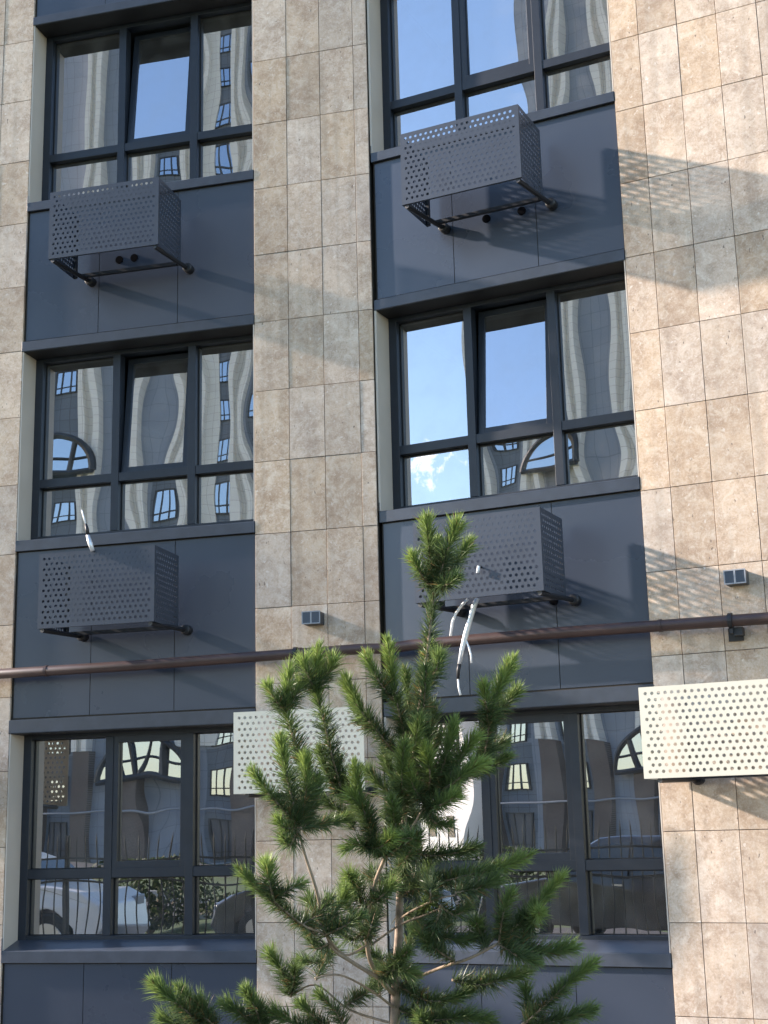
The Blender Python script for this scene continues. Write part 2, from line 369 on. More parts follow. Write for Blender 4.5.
def bay(pl, lev, sash_tilt):
    B = BAY[pl]; L = LV[lev]; x0, x1 = B['x0'], B['x1']; ma, mb_ = B['m']
    fx0 = x0+.0105; gm = M['glass_low'] if lev == 0 else M['glass']
    win = empty('window', tuple(W(pl, x0, WOFF, L['gb']))); win.parent = bld
    bl = MB(pl)
    def P(mb, name, material, **k):
        o = mb.build(name, material, win, **k); o.matrix_parent_inverse = Matrix.Translation(-win.location); return o
    top = L['hb']+.02
    # outer frame and bars
    f = MB(pl); o0, o1 = WOFF-.068, WOFF+.03; hw = .034
    f.box((fx0, o0, L['gb']-.075), (x0+.082, o1, top)); f.box((x1-.055, o0, L['gb']-.075), (x1+.03, o1, top))
    f.box((x0+.082, o0, L['gb']-.075), (x1-.055, o1, L['gb'])); f.box((x0+.082, o0, top-.065), (x1-.055, o1, top))
    P(f, 'window_frame', M['frame'], bevel=.003)
    for mx_ in (ma, mb_):
        f = MB(pl); f.box((mx_-hw, o0-.004, L['gb']+.001), (mx_+hw, o1-.004, top-.066)); P(f, 'mullion', M['frame'], bevel=.0015)
    xs = [(x0+.082, ma-hw), (ma+hw, mb_-hw), (mb_+hw, x1-.055)]
    for (a, b) in xs:
        f = MB(pl); f.box((a+.001, o0, L['tr']-.037), (b-.001, o1-.008, L['tr']+.037)); P(f, 'transom', M['frame'], bevel=.0015)
    # black gaskets round each fixed light
    gk = MB(pl)
    def ring(mb, a, b, c, d, w, ya, yb):
        mb.box((a, ya, c), (a+w, yb, d)); mb.box((b-w, ya, c), (b, yb, d)); mb.box((a+w, ya, c), (b-w, yb, c+w)); mb.box((a+w, ya, d-w), (b-w, yb, d))
    for i, (a, b) in enumerate(xs):
        ring(gk, a+.001, b-.001, L['gb']+.001, L['tr']-.038, .007, WOFF-.008, WOFF+.01)
        if i != 1: ring(gk, a+.001, b-.001, L['tr']+.038, top-.067, .007, WOFF-.008, WOFF+.01)
    P(gk, 'gasket', M['gasket'])
    def PP(o): o.matrix_parent_inverse = Matrix.Translation(-win.location)
    n = 0
    for i, (a, b) in enumerate(xs):
        PP(pane(pl, a, b, L['gb'], L['tr']-.04, WOFF, lev*31+i*7+(100 if pl == 'R' else 0), win, gm))
        if i != 1: PP(pane(pl, a, b, L['tr']+.04, top-.065, WOFF, lev*57+i*11+3+(100 if pl == 'R' else 0), win, gm))
    # opening sash in the middle
    a, b = xs[1]; z0, z1 = L['tr']+.036, top-.063; sw = .052
    hz = z0; yo = WOFF-.035
    def sh(p):
        x, y, z = p; dz = z-hz; return (x, y+dz*math.sin(sash_tilt), hz+dz*math.cos(sash_tilt))
    sb = MB(pl)
    ring(sb, a-.008 if not sash_tilt else a+.012, b+.008 if not sash_tilt else b-.012, z0, z1, sw, yo-.03 if not sash_tilt else yo, yo+.04)
    if sash_tilt:
        sb.v = []; sb.f = []
        def tb(q0, q1):
            (X0, Y0, Z0), (X1, Y1, Z1) = q0, q1
            vs = [(X0,Y0,Z0),(X1,Y0,Z0),(X1,Y1,Z0),(X0,Y1,Z0),(X0,Y0,Z1),(X1,Y0,Z1),(X1,Y1,Z1),(X0,Y1,Z1)]
            sb.add([sh(p) for p in vs], [(0,3,2,1),(4,5,6,7),(0,1,5,4),(1,2,6,5),(2,3,7,6),(3,0,4,7)])
        A_, B_ = a+.010, b-.010; ya, yb = yo-.005, yo+.055
        tb((A_, ya, z0), (A_+sw, yb, z1)); tb((B_-sw, ya, z0), (B_, yb, z1)); tb((A_+sw, ya, z0), (B_-sw, yb, z0+sw)); tb((A_+sw, ya, z1-sw), (B_-sw, yb, z1))
    so_ = P(sb, 'opening_sash', M['frame'], bevel=.002)
    if sash_tilt: so_['label'] = 'sash tilted inwards at the top'
    e = .0015 if not sash_tilt else .010
    g_ = pane(pl, a+sw-.004, b-sw+.004, z0+sw-.004, z1-sw+.004, yo+.012, lev*91+5+(100 if pl == 'R' else 0), win, gm, tilt=sash_tilt, hz=hz); PP(g_)
    # dim room behind
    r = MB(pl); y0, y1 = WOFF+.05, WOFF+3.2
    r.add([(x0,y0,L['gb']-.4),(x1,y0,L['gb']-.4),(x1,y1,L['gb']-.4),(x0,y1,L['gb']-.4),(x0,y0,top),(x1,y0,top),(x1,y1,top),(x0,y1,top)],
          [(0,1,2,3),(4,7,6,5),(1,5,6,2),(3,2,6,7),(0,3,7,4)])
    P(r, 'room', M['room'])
    # reveals, sill and lintel flashings
    rv = MB(pl)
    if pl == 'C': rv.box((x0+.002, .003, L['st']+.002), (x0+.012, WOFF-.06, top-.025))
    else: rv.box((x0-.008, -.001, L['st']+.002), (x0+.010, WOFF-.06, top-.025))
    part(rv, 'window_reveal', M['reveal'])
    rv = MB(pl); rv.box((x1-.012, .003, L['st']+.002), (x1-.003, WOFF-.06, top-.025))
    part(rv, 'window_reveal', M['reveal'])
    s = MB(pl); d = .012
    s.profile([(WOFF-.069, L['gb']-.03), (WOFF-.069, L['gb']-.09), (.02, L['sb']+.02), (.02, L['sb']), (-.004, L['sb']), (-.004, L['st']-.004), (.002, L['st'])], x0-.004, x1-.003)
    # upturned end
    s.box((x0-.004, -.006, L['st']-.03), (x0+.001, WOFF-.07, L['gb']+.0)); 
    part(s, 'window_sill', M['sill'] if lev == 0 else M['flash'], bevel=.002)
    s = MB(pl)
    s.profile([(-.006, L['ht']-.004), (-.006, L['hb']), (-.004, L['hb']-.006), (WOFF+.03, L['hb']+.008), (WOFF+.03, L['ht']+.05), (.05, L['ht']+.05), (.05, L['ht'])], x0-.006, x1-.003)
    lf_ = part(s, 'lintel_flashing', M['flash'], bevel=.002)
    s = MB(pl); s.box((x0, .004, L['hb']-.010), (x1-.006, WOFF-.072, L['hb']-.0045)); s.build('soffit_shade_strip', M['gasket'], lf_)  # near-black strip: shade under the lintel put into the colour
    return win

def spandrel(pl, z0, z1, holes=()):
    B = BAY[pl]; x0, x1 = B['x0'], B['x1']; xs = [x0+.012, *B['j'], x1-.004]
    bk = MB(pl); bk.box((x0, .0305, z0-.02), (x1-.003, .19, z1+.03)); sp = part(bk, 'spandrel', M['backing'])
    for i in range(3):
        p = MB(pl); tw = 0
        a, b = xs[i]+.003, xs[i+1]-.003
        za, zb = z0+.013, z1-.009; yf = .026
        p.add([(a, .0302, za), (b, .0302, za), (b, .0302, zb), (a, .0302, zb), (a, yf, za), (b, yf+tw, za), (b, yf+tw, zb), (a, yf, zb)],
              [(0,1,5,4),(1,2,6,5),(2,3,7,6),(3,0,4,7),(4,5,6,7),(0,3,2,1)])
        p.build('cladding_panel', M['panel'], sp)
    for (hx, hz_) in holes:
        c = MB(pl); c.tube([(hx, .03, hz_), (hx, .016, hz_)], .034, 20)
        c.build('pipe_sleeve', M['hole'], sp, smooth=False)
    return sp

import itertools
tilts = {('C', 2): R_(6.0), ('C', 1): R_(6.0), ('C', 0): 0, ('R', 2): 0, ('R', 1): R_(5.6), ('R', 0): 0}
for (pl, lv), t in tilts.items(): bay(pl, lv, t)
for pl in 'CR':
    spandrel(pl, .0, LV[0]['sb'])
    spandrel(pl, LV[0]['ht'], LV[1]['sb'], holes=((2.43, 3.235),) if pl == 'R' else ())
    spandrel(pl, LV[1]['ht'], LV[2]['sb'], holes=((-1.245, 6.5), (-1.105, 6.5)) if pl == 'C' else ((2.03, 6.345), (2.33, 6.345)))
    spandrel(pl, LV[2]['ht'], 10.9)
# solid wall behind the stone piers
u = MB('C'); u.box((-5.4, .21, -.02), (-2.2, 4, 10.88)); part(u, 'wall_core', M['backing'])
u = MB('C'); u.box((.01, .203, -.02), (1.05, .6, 10.86)); part(u, 'wall_core', M['backing'])
u = MB('R'); u.box((3.2, .25, -.02), (6.2, 4, 10.88)); part(u, 'wall_core', M['backing'])

# ------------------------------------------------------------------ perforated cages
def perforated(mb, u0, u1, v0, v1, to3, nu, nv, hole_r, margin, thick):
    """perforated sheet in the (u,v) plane with staggered round holes, real thickness"""
    def sheet(t, flip):
        out_v, out_f, rims = [], [], []
        def quad(a, b, c, d):
            i = len(out_v); out_v.extend([(a, c), (b, c), (b, d), (a, d)]); out_f.append((i, i+1, i+2, i+3))
        U0, U1, V0, V1 = u0+margin, u1-margin, v0+margin, v1-margin
        quad(u0, u1, v0, V0); quad(u0, u1, V1, v1); quad(u0, U0, V0, V1); quad(U1, u1, V0, V1)
        pu, pv = (U1-U0)/(nu+.5), (V1-V0)/nv
        N = 8
        for r in range(nv):
            off = 0 if r % 2 == 0 else pu/2
            if off: quad(U0, U0+off, V0+r*pv, V0+(r+1)*pv)
            else: quad(U1-pu/2, U1, V0+r*pv, V0+(r+1)*pv)
            for c in range(nu):
                a, b = U0+off+c*pu, U0+off+(c+1)*pu; lo, hi = V0+r*pv, V0+(r+1)*pv
                cu, cv = (a+b)/2, (lo+hi)/2
                i = len(out_v)
                sq = [(b, cv), (b, hi), (cu, hi), (a, hi), (a, cv), (a, lo), (cu, lo), (b, lo)]
                out_v.extend(sq)
                out_v.extend([(cu+hole_r*math.cos(k*math.pi/4), cv+hole_r*math.sin(k*math.pi/4)) for k in range(8)])
                for k in range(8): out_f.append((i+8+k, i+k, i+(k+1) % 8, i+8+(k+1) % 8))
                rims.append(i+8)
        return out_v, out_f, rims
    v, f, rims = sheet(0, False)
    n = len(v)
    allv = [to3(a, b, 0) for a, b in v]+[to3(a, b, thick) for a, b in v]
    allf = list(f)+[tuple(n+i for i in reversed(q)) for q in f]
    for r in rims:
        for k in range(8): allf.append((r+k, r+(k+1) % 8, n+r+(k+1) % 8, n+r+k))
    # outer edge
    i = len(allv)
    for a, b in ((u0, v0), (u1, v0), (u1, v1), (u0, v1)): allv += [to3(a, b, 0), to3(a, b, thick)]
    for k in range(4):
        q = (k+1) % 4; allf.append((i+2*k, i+2*q, i+2*q+1, i+2*k+1))
    mb.add(allv, allf)

def cage(kind):
    """local frame: x along the wall 0..1, y<0 out of the wall, z 0..0.6"""
    root = empty('condenser_cage')
    mt = M['cage'] if kind == 'dark' else M['cream']
    Wd, Hh, D, B0 = (.985 if kind == 'dark' else 1.0), .595, .57, .10
    f = MB(); perforated(f, 0, Wd, 0, Hh, lambda u, v, t: (u, -D+t, v), 21, 13, .0120, .022, .003)
    f.box((0, -D+.003, Hh-.003), (Wd, -D+.022, Hh)); f.box((0, -D+.003, 0), (Wd, -D+.022, .003))
    f.build('front_panel', mt, root)
    if kind == 'dark':
        for x in (0.0, Wd-.003):
            s = MB(); perforated(s, -D+.0035, -B0, 0, Hh, lambda u, v, t, x=x: (x+t, u, v), 10, 13, .0120, .022, .003)
            s.build('side_panel', mt, root)
    if kind != 'dark':
        s = MB(); perforated(s, -D+.0035, -.04, 0, Hh, lambda u, v, t: (t, u, v), 11, 13, .0120, .022, .003)
        s.build('side_panel', mt, root)  # left side only, added to keep sun off the wall behind the holes
    fr = ((.035, .110), (Wd-.035, Wd+.035)) if kind == 'dark' else ((.10, .22), (Wd-.10, Wd-.10))
    for a, b in fr:
        s = MB(); s.tube([(a, -D+.012, -.012), (b, .02, .004)], .019, 8)
        ar = s.build('bracket_arm', M['bracket'], root)
        c = MB(); c.tube([(b, -.055, .003), (b, -.045, .003), (b, .02, .003)], [.030, .041, .041], 16); c.build('end_cap', M['black'], ar)
    s = MB(); s.box((.06, -.135, .0), (Wd-.03, -.10, .028)); s.build('rear_rail', M['bracket'], root)
    if kind == 'dark':
        for ux in (.004, Wd-.030):
            s = MB(); s.box((ux, -B0-.03, .004), (ux+.026, -B0, Hh-.02)); s.build('upright', M['bracket'], root)
    return root
def place(o, pl, s, z, label):
    o.location = W(pl, s, 0, z); o.rotation_euler = (0, 0, -TR if pl == 'R' else 0)
    tag(o, label, 'condenser cage', 'dark condenser cages under the windows' if 'dark' in label else 'cream condenser cages on the stone piers')
dk = cage('dark')
spots = [('C', -1.605, 6.315, 'dark perforated metal cage below the upper left window, two black pipe sleeves visible underneath'),
         ('R', 1.570, 6.325, 'dark perforated metal cage below the upper right window, bright sky showing through its top holes'),
         ('C', -1.600, 3.222, 'lower left dark perforated cage with a cable end poking up above its top'),
         ('R', 1.583, 3.215, 'dark perforated cage behind the pine top, white foil-wrapped cables hanging below it')]
for i, (pl, s, z, lb) in enumerate(spots): place(dk if i == 0 else copy_tree(dk), pl, s, z, lb)
ck = cage('cream')
for i, (pl, s, z, lb) in enumerate([('C', .033, 1.905, 'cream perforated metal cage on the middle stone pier, half hidden by pine branches'),
                                    ('R', 3.195, 1.905, 'cream perforated metal cage at the right edge on the right stone pier'),
                                    ('C', -3.19, 1.905, 'cream perforated metal cage mirrored in the ground floor window at the left')]):
    place(ck if i == 0 else copy_tree(ck), pl, s, z, lb)

# ------------------------------------------------------------------ gas pipe
gp = empty('gas_pipe'); tag(gp, 'brown gas pipe running across the whole facade above the ground floor windows', 'pipe')
PO = -.15; PZ = 2.95
p = MB()
bend = W('C', 1.13, PO, 2.965)
pts = [W('C', -5.0, PO, 2.93), W('C', -1.0, PO, 2.945), W('C', .9, PO, 2.972), bend, W('R', 1.36, PO, 2.975), W('R', 2.4, PO, 2.972), W('R', 4.0, PO, 2.945), W('R', 5.5, PO, 2.93)]
p.tube(pts, .041, 20); p.build('pipe_run', M['pipe'], gp, smooth=True)
for pl, s, z in (('C', -1.735, 2.942), ('C', .42, 2.966), ('R', 3.26, 2.958)):
    if s < 0 or s > 3: 
        pass
    c = MB(pl); c.tube([(s-.012, PO, z), (s+.012, PO, z)], .0455, 20); c.build('pipe_joint', M['pipe'], gp)
for pl, s, z in (('C', .385, 2.965), ('R', 3.745, 2.951)):
    c = MB(pl); c.tube([(s-.014, PO, z), (s+.014, PO, z)], .052, 20)
    b = c.build('pipe_clamp', M['bracket'], gp)
    c = MB(pl); c.box((s-.012, PO, z-.085), (s+.012, -.001, z-.05)); c.box((s-.05, -.022, z-.125), (s+.05, -.003, z-.035)); c.box((s+.01, PO+.02, z-.10), (s+.07, PO+.09, z-.045))
    c.build('wall_bracket', M['bracket'], b)

# ------------------------------------------------------------------ small wall boxes with two grilles
def wall_box():
    r = empty('wall_lamp')
    b = MB(); b.box((-.072, -.115, -.047), (.072, 0, .047)); b.build('housing', M['lampbody'], r, bevel=.003)
    f = MB()
    f.box((-.075, -.122, -.050), (-.067, -.1151, .050)); f.box((.067, -.122, -.050), (.075, -.1151, .050)); f.box((-.006, -.122, -.042), (.006, -.1151, .042))
    f.box((-.067, -.122, -.050), (.067, -.1151, -.042)); f.box((-.067, -.122, .042), (.067, -.1151, .050)); f.build('bezel', M['lampframe'], r)
    for x0 in (-.064, .009):
        l = MB()
        for k in range(4): l.add([(x0+k*.0142, -.1205, -.041), (x0+k*.0142+.012, -.1155, -.041), (x0+k*.0142+.012, -.1155, .041), (x0+k*.0142, -.1205, .041)], [(0, 1, 2, 3)])
        l.build('louvre', M['louvre'], r)
    return r
wb = wall_box(); wb.location = W('C', .50, 0, 3.245)
tag(wb, 'small dark square wall lamp on the middle pier just above the gas pipe', 'wall lamp', 'small wall lamps above the gas pipe')
w2 = copy_tree(wb); w2.location = W('R', 3.79, 0, 3.255); w2.rotation_euler = (0, 0, -TR)
tag(w2, 'small dark square wall lamp on the right pier above the gas pipe', 'wall lamp', 'small wall lamps above the gas pipe')

# ------------------------------------------------------------------ cables
def pix(px, py, pl, off):
    d = FWD+RR*((px-384)/FPX)-UU*((py-512)/FPX)
    n = Vector((ST, CT, 0)) if pl == 'R' else Vector((0, 1, 0)); o = Vector((XH, 0, 0))
    k = (off-(CAM-o).dot(n))/d.dot(n); return CAM+d*k
hc = empty('hanging_cable', W('R', 2.1, -.4, 3.2)); tag(hc, 'white foil-wrapped cable bundle hanging from the lower right cage, black joint near its end', 'cable')
def hp(mb, name, material, root, **k):
    o = mb.build(name, material, root, **k); o.matrix_parent_inverse = Matrix.Translation(-Vector(root.location)); return o
V = lambda px, py, off=-.40, pl='R': pix(px, py, pl, off)
c = MB(); c.tube([V(477.5, 598), V(474, 606), V(470, 620), V(466, 634), V(462, 650), V(459.5, 664)], [.016, .021, .019, .021, .017, .015], 10); hp(c, 'foil_sleeve', M['foil'], hc, smooth=True)
c = MB(); c.tube([V(459.5, 664), V(458.3, 670), V(458, 679)], [.015, .013, .011], 10); hp(c, 'black_joint', M['black'], hc, smooth=True)
c = MB(); c.tube([V(458, 679), V(458.6, 687), V(460.5, 695)], [.007, .007, .008], 8); hp(c, 'cable_end', M['white'], hc, smooth=True)
c = MB(); c.tube([V(466, 640), V(469, 648), V(471, 655), V(471.5, 663)], [.007, .008, .007, .006], 8); hp(c, 'loose_strand', M['white'], hc, smooth=True)
h2 = empty('hanging_cable', V(467, 600)); tag(h2, 'short thin white cable curving down left of the foil-wrapped bundle', 'cable')
c = MB(); c.tube([V(468, 599), V(462, 605), V(456, 613), V(452.5, 622), V(450.5, 636)], [.010, .011, .010, .010, .009], 8); hp(c, 'cable_jacket', M['white'], h2, smooth=True)
h3 = empty('cable_stub', pix(478, 568, 'R', -.6)); tag(h3, 'tiny white cable stub sticking out through the holes of the lower right cage', 'cable')
c = MB(); c.tube([pix(477.5, 573, 'R', -.60), pix(478.8, 566, 'R', -.60)], .011, 8); hp(c, 'cable_jacket', M['white'], h3, smooth=True)
c = MB(); c.tube([pix(478.8, 566.5, 'R', -.60), pix(482, 567.5, 'R', -.56)], .007, 8); hp(c, 'cable_core', M['black'], h3, smooth=True)
h4 = empty('cable_stub', pix(94, 550, 'C', -.59)); tag(h4, 'cable end with black joint and white tip poking up above the lower left cage', 'cable')
Q = lambda px, py: pix(px, py, 'C', -.585)
c = MB(); c.tube([Q(92.8, 551), Q(90, 543), Q(87.8, 535)], [.016, .020, .015], 10); hp(c, 'foil_sleeve', M['foil'], h4, smooth=True)
c = MB(); c.tube([Q(87.8, 535), Q(87, 529), Q(85.8, 524)], [.016, .016, .010], 10); hp(c, 'black_joint', M['black'], h4, smooth=True)
c = MB(); c.tube([Q(85.8, 525), Q(84, 518), Q(81.8, 510)], [.007, .007, .006], 8); hp(c, 'cable_end', M['white'], h4, smooth=True)

# ------------------------------------------------------------------ the young pine in front
TD = 5.6
def TP(px, py, dd=0.0):
    return CAM+(FWD+RR*((px-384)/FPX)-UU*((py-512)/FPX))*(TD+dd)
trunk_base = TP(400, 1020); trunk_base.z = 0
pine = empty('pine_tree', (0, 0, 0)); tag(pine, 'young green pine tree standing in front of the middle pier', 'tree')
rt = random.Random(11)
t = MB()
tp = [(trunk_base.x, trunk_base.y, -.02), TP(396, 1150), TP(395, 1024), TP(396, 985), TP(399, 930), TP(400, 880), TP(404, 820), TP(412, 760), TP(421, 700), TP(428, 650), TP(434, 590)]
t.tube(tp, [.036, .028, .020, .019, .016, .013, .011, .009, .008, .007, .005], 12); t.build('trunk', M['bark'], pine, smooth=True)
needles = None
def rand_perp(d):
    r = Vector((rt.gauss(0, 1), rt.gauss(0, 1), rt.gauss(0, 1))); r = r-d*r.dot(d); return r.normalized()
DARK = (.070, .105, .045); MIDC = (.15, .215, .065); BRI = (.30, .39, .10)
def catmull(P, n=8):
    out = []
    for i in range(len(P)-1):
        a = P[max(i-1, 0)]; b = P[i]; c = P[i+1]; d = P[min(i+2, len(P)-1)]
        for k in range(n):
            u = k/n; out.append(.5*((2*b)+(c-a)*u+(2*a-5*b+4*c-d)*u*u+(-a+3*b-3*c+d)*u**3))
    out.append(P[-1]); return out
def shoot(pts, dens=1.0, bright=.5, nl=.067, start=0.0, twig=.0045):
    """a needled shoot; pts = (px,py,depth offset) from base to tip"""
    P = catmull([TP(*p) for p in pts], 8)
    w = MB(); n = len(P)
    w.tube(P, [twig*(1.25-.6*i/(n-1)) for i in range(n)], 6)
    sh_ = w.build('shoot', M['twig'], pine, smooth=True)
    nb = MB()
    L = [0]
    for i in range(1, n): L.append(L[-1]+(P[i]-P[i-1]).length)
    tot = L[-1]; nl = nl*rt.uniform(.85, 1.2); dens *= 1.35 if min(q_[1] for q_ in pts) > 850 else 1.25; cnt = int(tot*2150*dens)+60
    for q in range(cnt):
        f = start+(1-start)*rt.random()**.9
        x = f*tot
        i = max(1, next((j for j in range(1, n) if L[j] >= x), n-1))
        u = (x-L[i-1])/max(1e-6, L[i]-L[i-1]); base = P[i-1].lerp(P[i], u)
        d = (P[i]-P[i-1]).normalized()
        # younger wood nearer the tip: needles lie closer to the stem and are fresher green
        ang = R_(rt.uniform(20, 58)) if f > .6 else R_(rt.uniform(38, 80))
        if f > .97: ang = R_(rt.uniform(4, 32))
        r = rand_perp(d); r = (r+Vector((0, 0, .25))); r = (r-d*r.dot(d)).normalized()
        nd = (d*math.cos(ang)+r*math.sin(ang)).normalized()
        ln = nl*rt.uniform(.55, 1.2)
        if f > .93: ln *= .72
        side = nd.cross(Vector((rt.gauss(0, 1), rt.gauss(0, 1), rt.gauss(0, 1)))).normalized()*rt.uniform(.0010, .0017)
        bendv = Vector((0, 0, 1))*ln*.06+r*ln*rt.uniform(-.05, .08)
        mid = base+nd*ln*.55+bendv; tip = base+nd*ln+bendv*.6
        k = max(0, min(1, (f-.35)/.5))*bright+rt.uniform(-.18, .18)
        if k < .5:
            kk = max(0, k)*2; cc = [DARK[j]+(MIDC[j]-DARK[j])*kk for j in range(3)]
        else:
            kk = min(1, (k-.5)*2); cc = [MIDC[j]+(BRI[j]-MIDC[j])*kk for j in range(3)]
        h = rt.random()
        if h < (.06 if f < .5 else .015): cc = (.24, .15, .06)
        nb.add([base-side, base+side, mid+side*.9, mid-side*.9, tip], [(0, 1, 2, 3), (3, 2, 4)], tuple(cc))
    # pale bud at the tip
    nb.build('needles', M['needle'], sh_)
    return sh_
LIMBS = []
def limb(pts, r0, r1, mt='twig'):
    P = catmull([TP(*p) for p in pts], 6); n = len(P)
    w = MB(); w.tube(P, [.78*(r0+(r1-r0)*i/(n-1)) for i in range(n)], 8); LIMBS.append(P); w.build('limb', M[mt], pine, smooth=True)

# limbs (bare wood)
limb([(395, 995, 0), (385, 985, -.1), (377, 977, -.15), (352, 962, -.2), (330, 943, -.25), (316, 889, -.3), (305, 855, -.3), (298, 826, -.3)], .0125, .006)
limb([(391, 992, 0), (372, 965, -.08), (367, 943, -.12), (366, 925, -.12), (370, 905, -.14), (376, 880, -.16), (385, 858, -.18)], .0125, .009)
limb([(385, 858, -.18), (393, 846, -.15), (410, 830, -.12), (421, 812, -.1), (430, 795, -.08)], .007, .005)
limb([(367, 945, -.12), (345, 955, -.2), (325, 935, -.3), (303, 925, -.35), (275, 902, -.4)], .007, .004)
limb([(396, 985, 0), (415, 990, .05), (425, 995, .1), (432, 999, .1)], .008, .005)
limb([(400, 985, 0), (440, 968, -.12), (470, 958, -.2), (499, 943, -.25)], .0085, .006)
limb([(399, 920, 0), (410, 912, -.1), (435, 900, -.2), (455, 895, -.25)], .006, .004)
limb([(371, 945, -.12), (400, 925, -.1), (425, 915, -.15), (441, 908, -.2)], .006, .004)
limb([(397, 1010, 0), (370, 990, -.1), (340, 975, -.2), (315, 978, -.3)], .007, .004)
limb([(395, 1024, 0), (350, 1010, .1), (316, 985, .15), (290, 997, .15)], .007, .004)
limb([(400, 890, 0), (392, 868, .1), (388, 862, .12)], .005, .004)
limb([(404, 830, 0), (385, 800, .1), (350, 790, .15)], .006, .004)
limb([(499, 943, -.25), (520, 945, -.22)], .005, .004)
limb([(395, 1040, 0), (450, 1045, -.1), (500, 1040, -.2), (525, 1022, -.25)], .009, .006)
limb([(395, 1060, 0), (300, 1050, .0), (208, 1024, 0)], .009, .005)
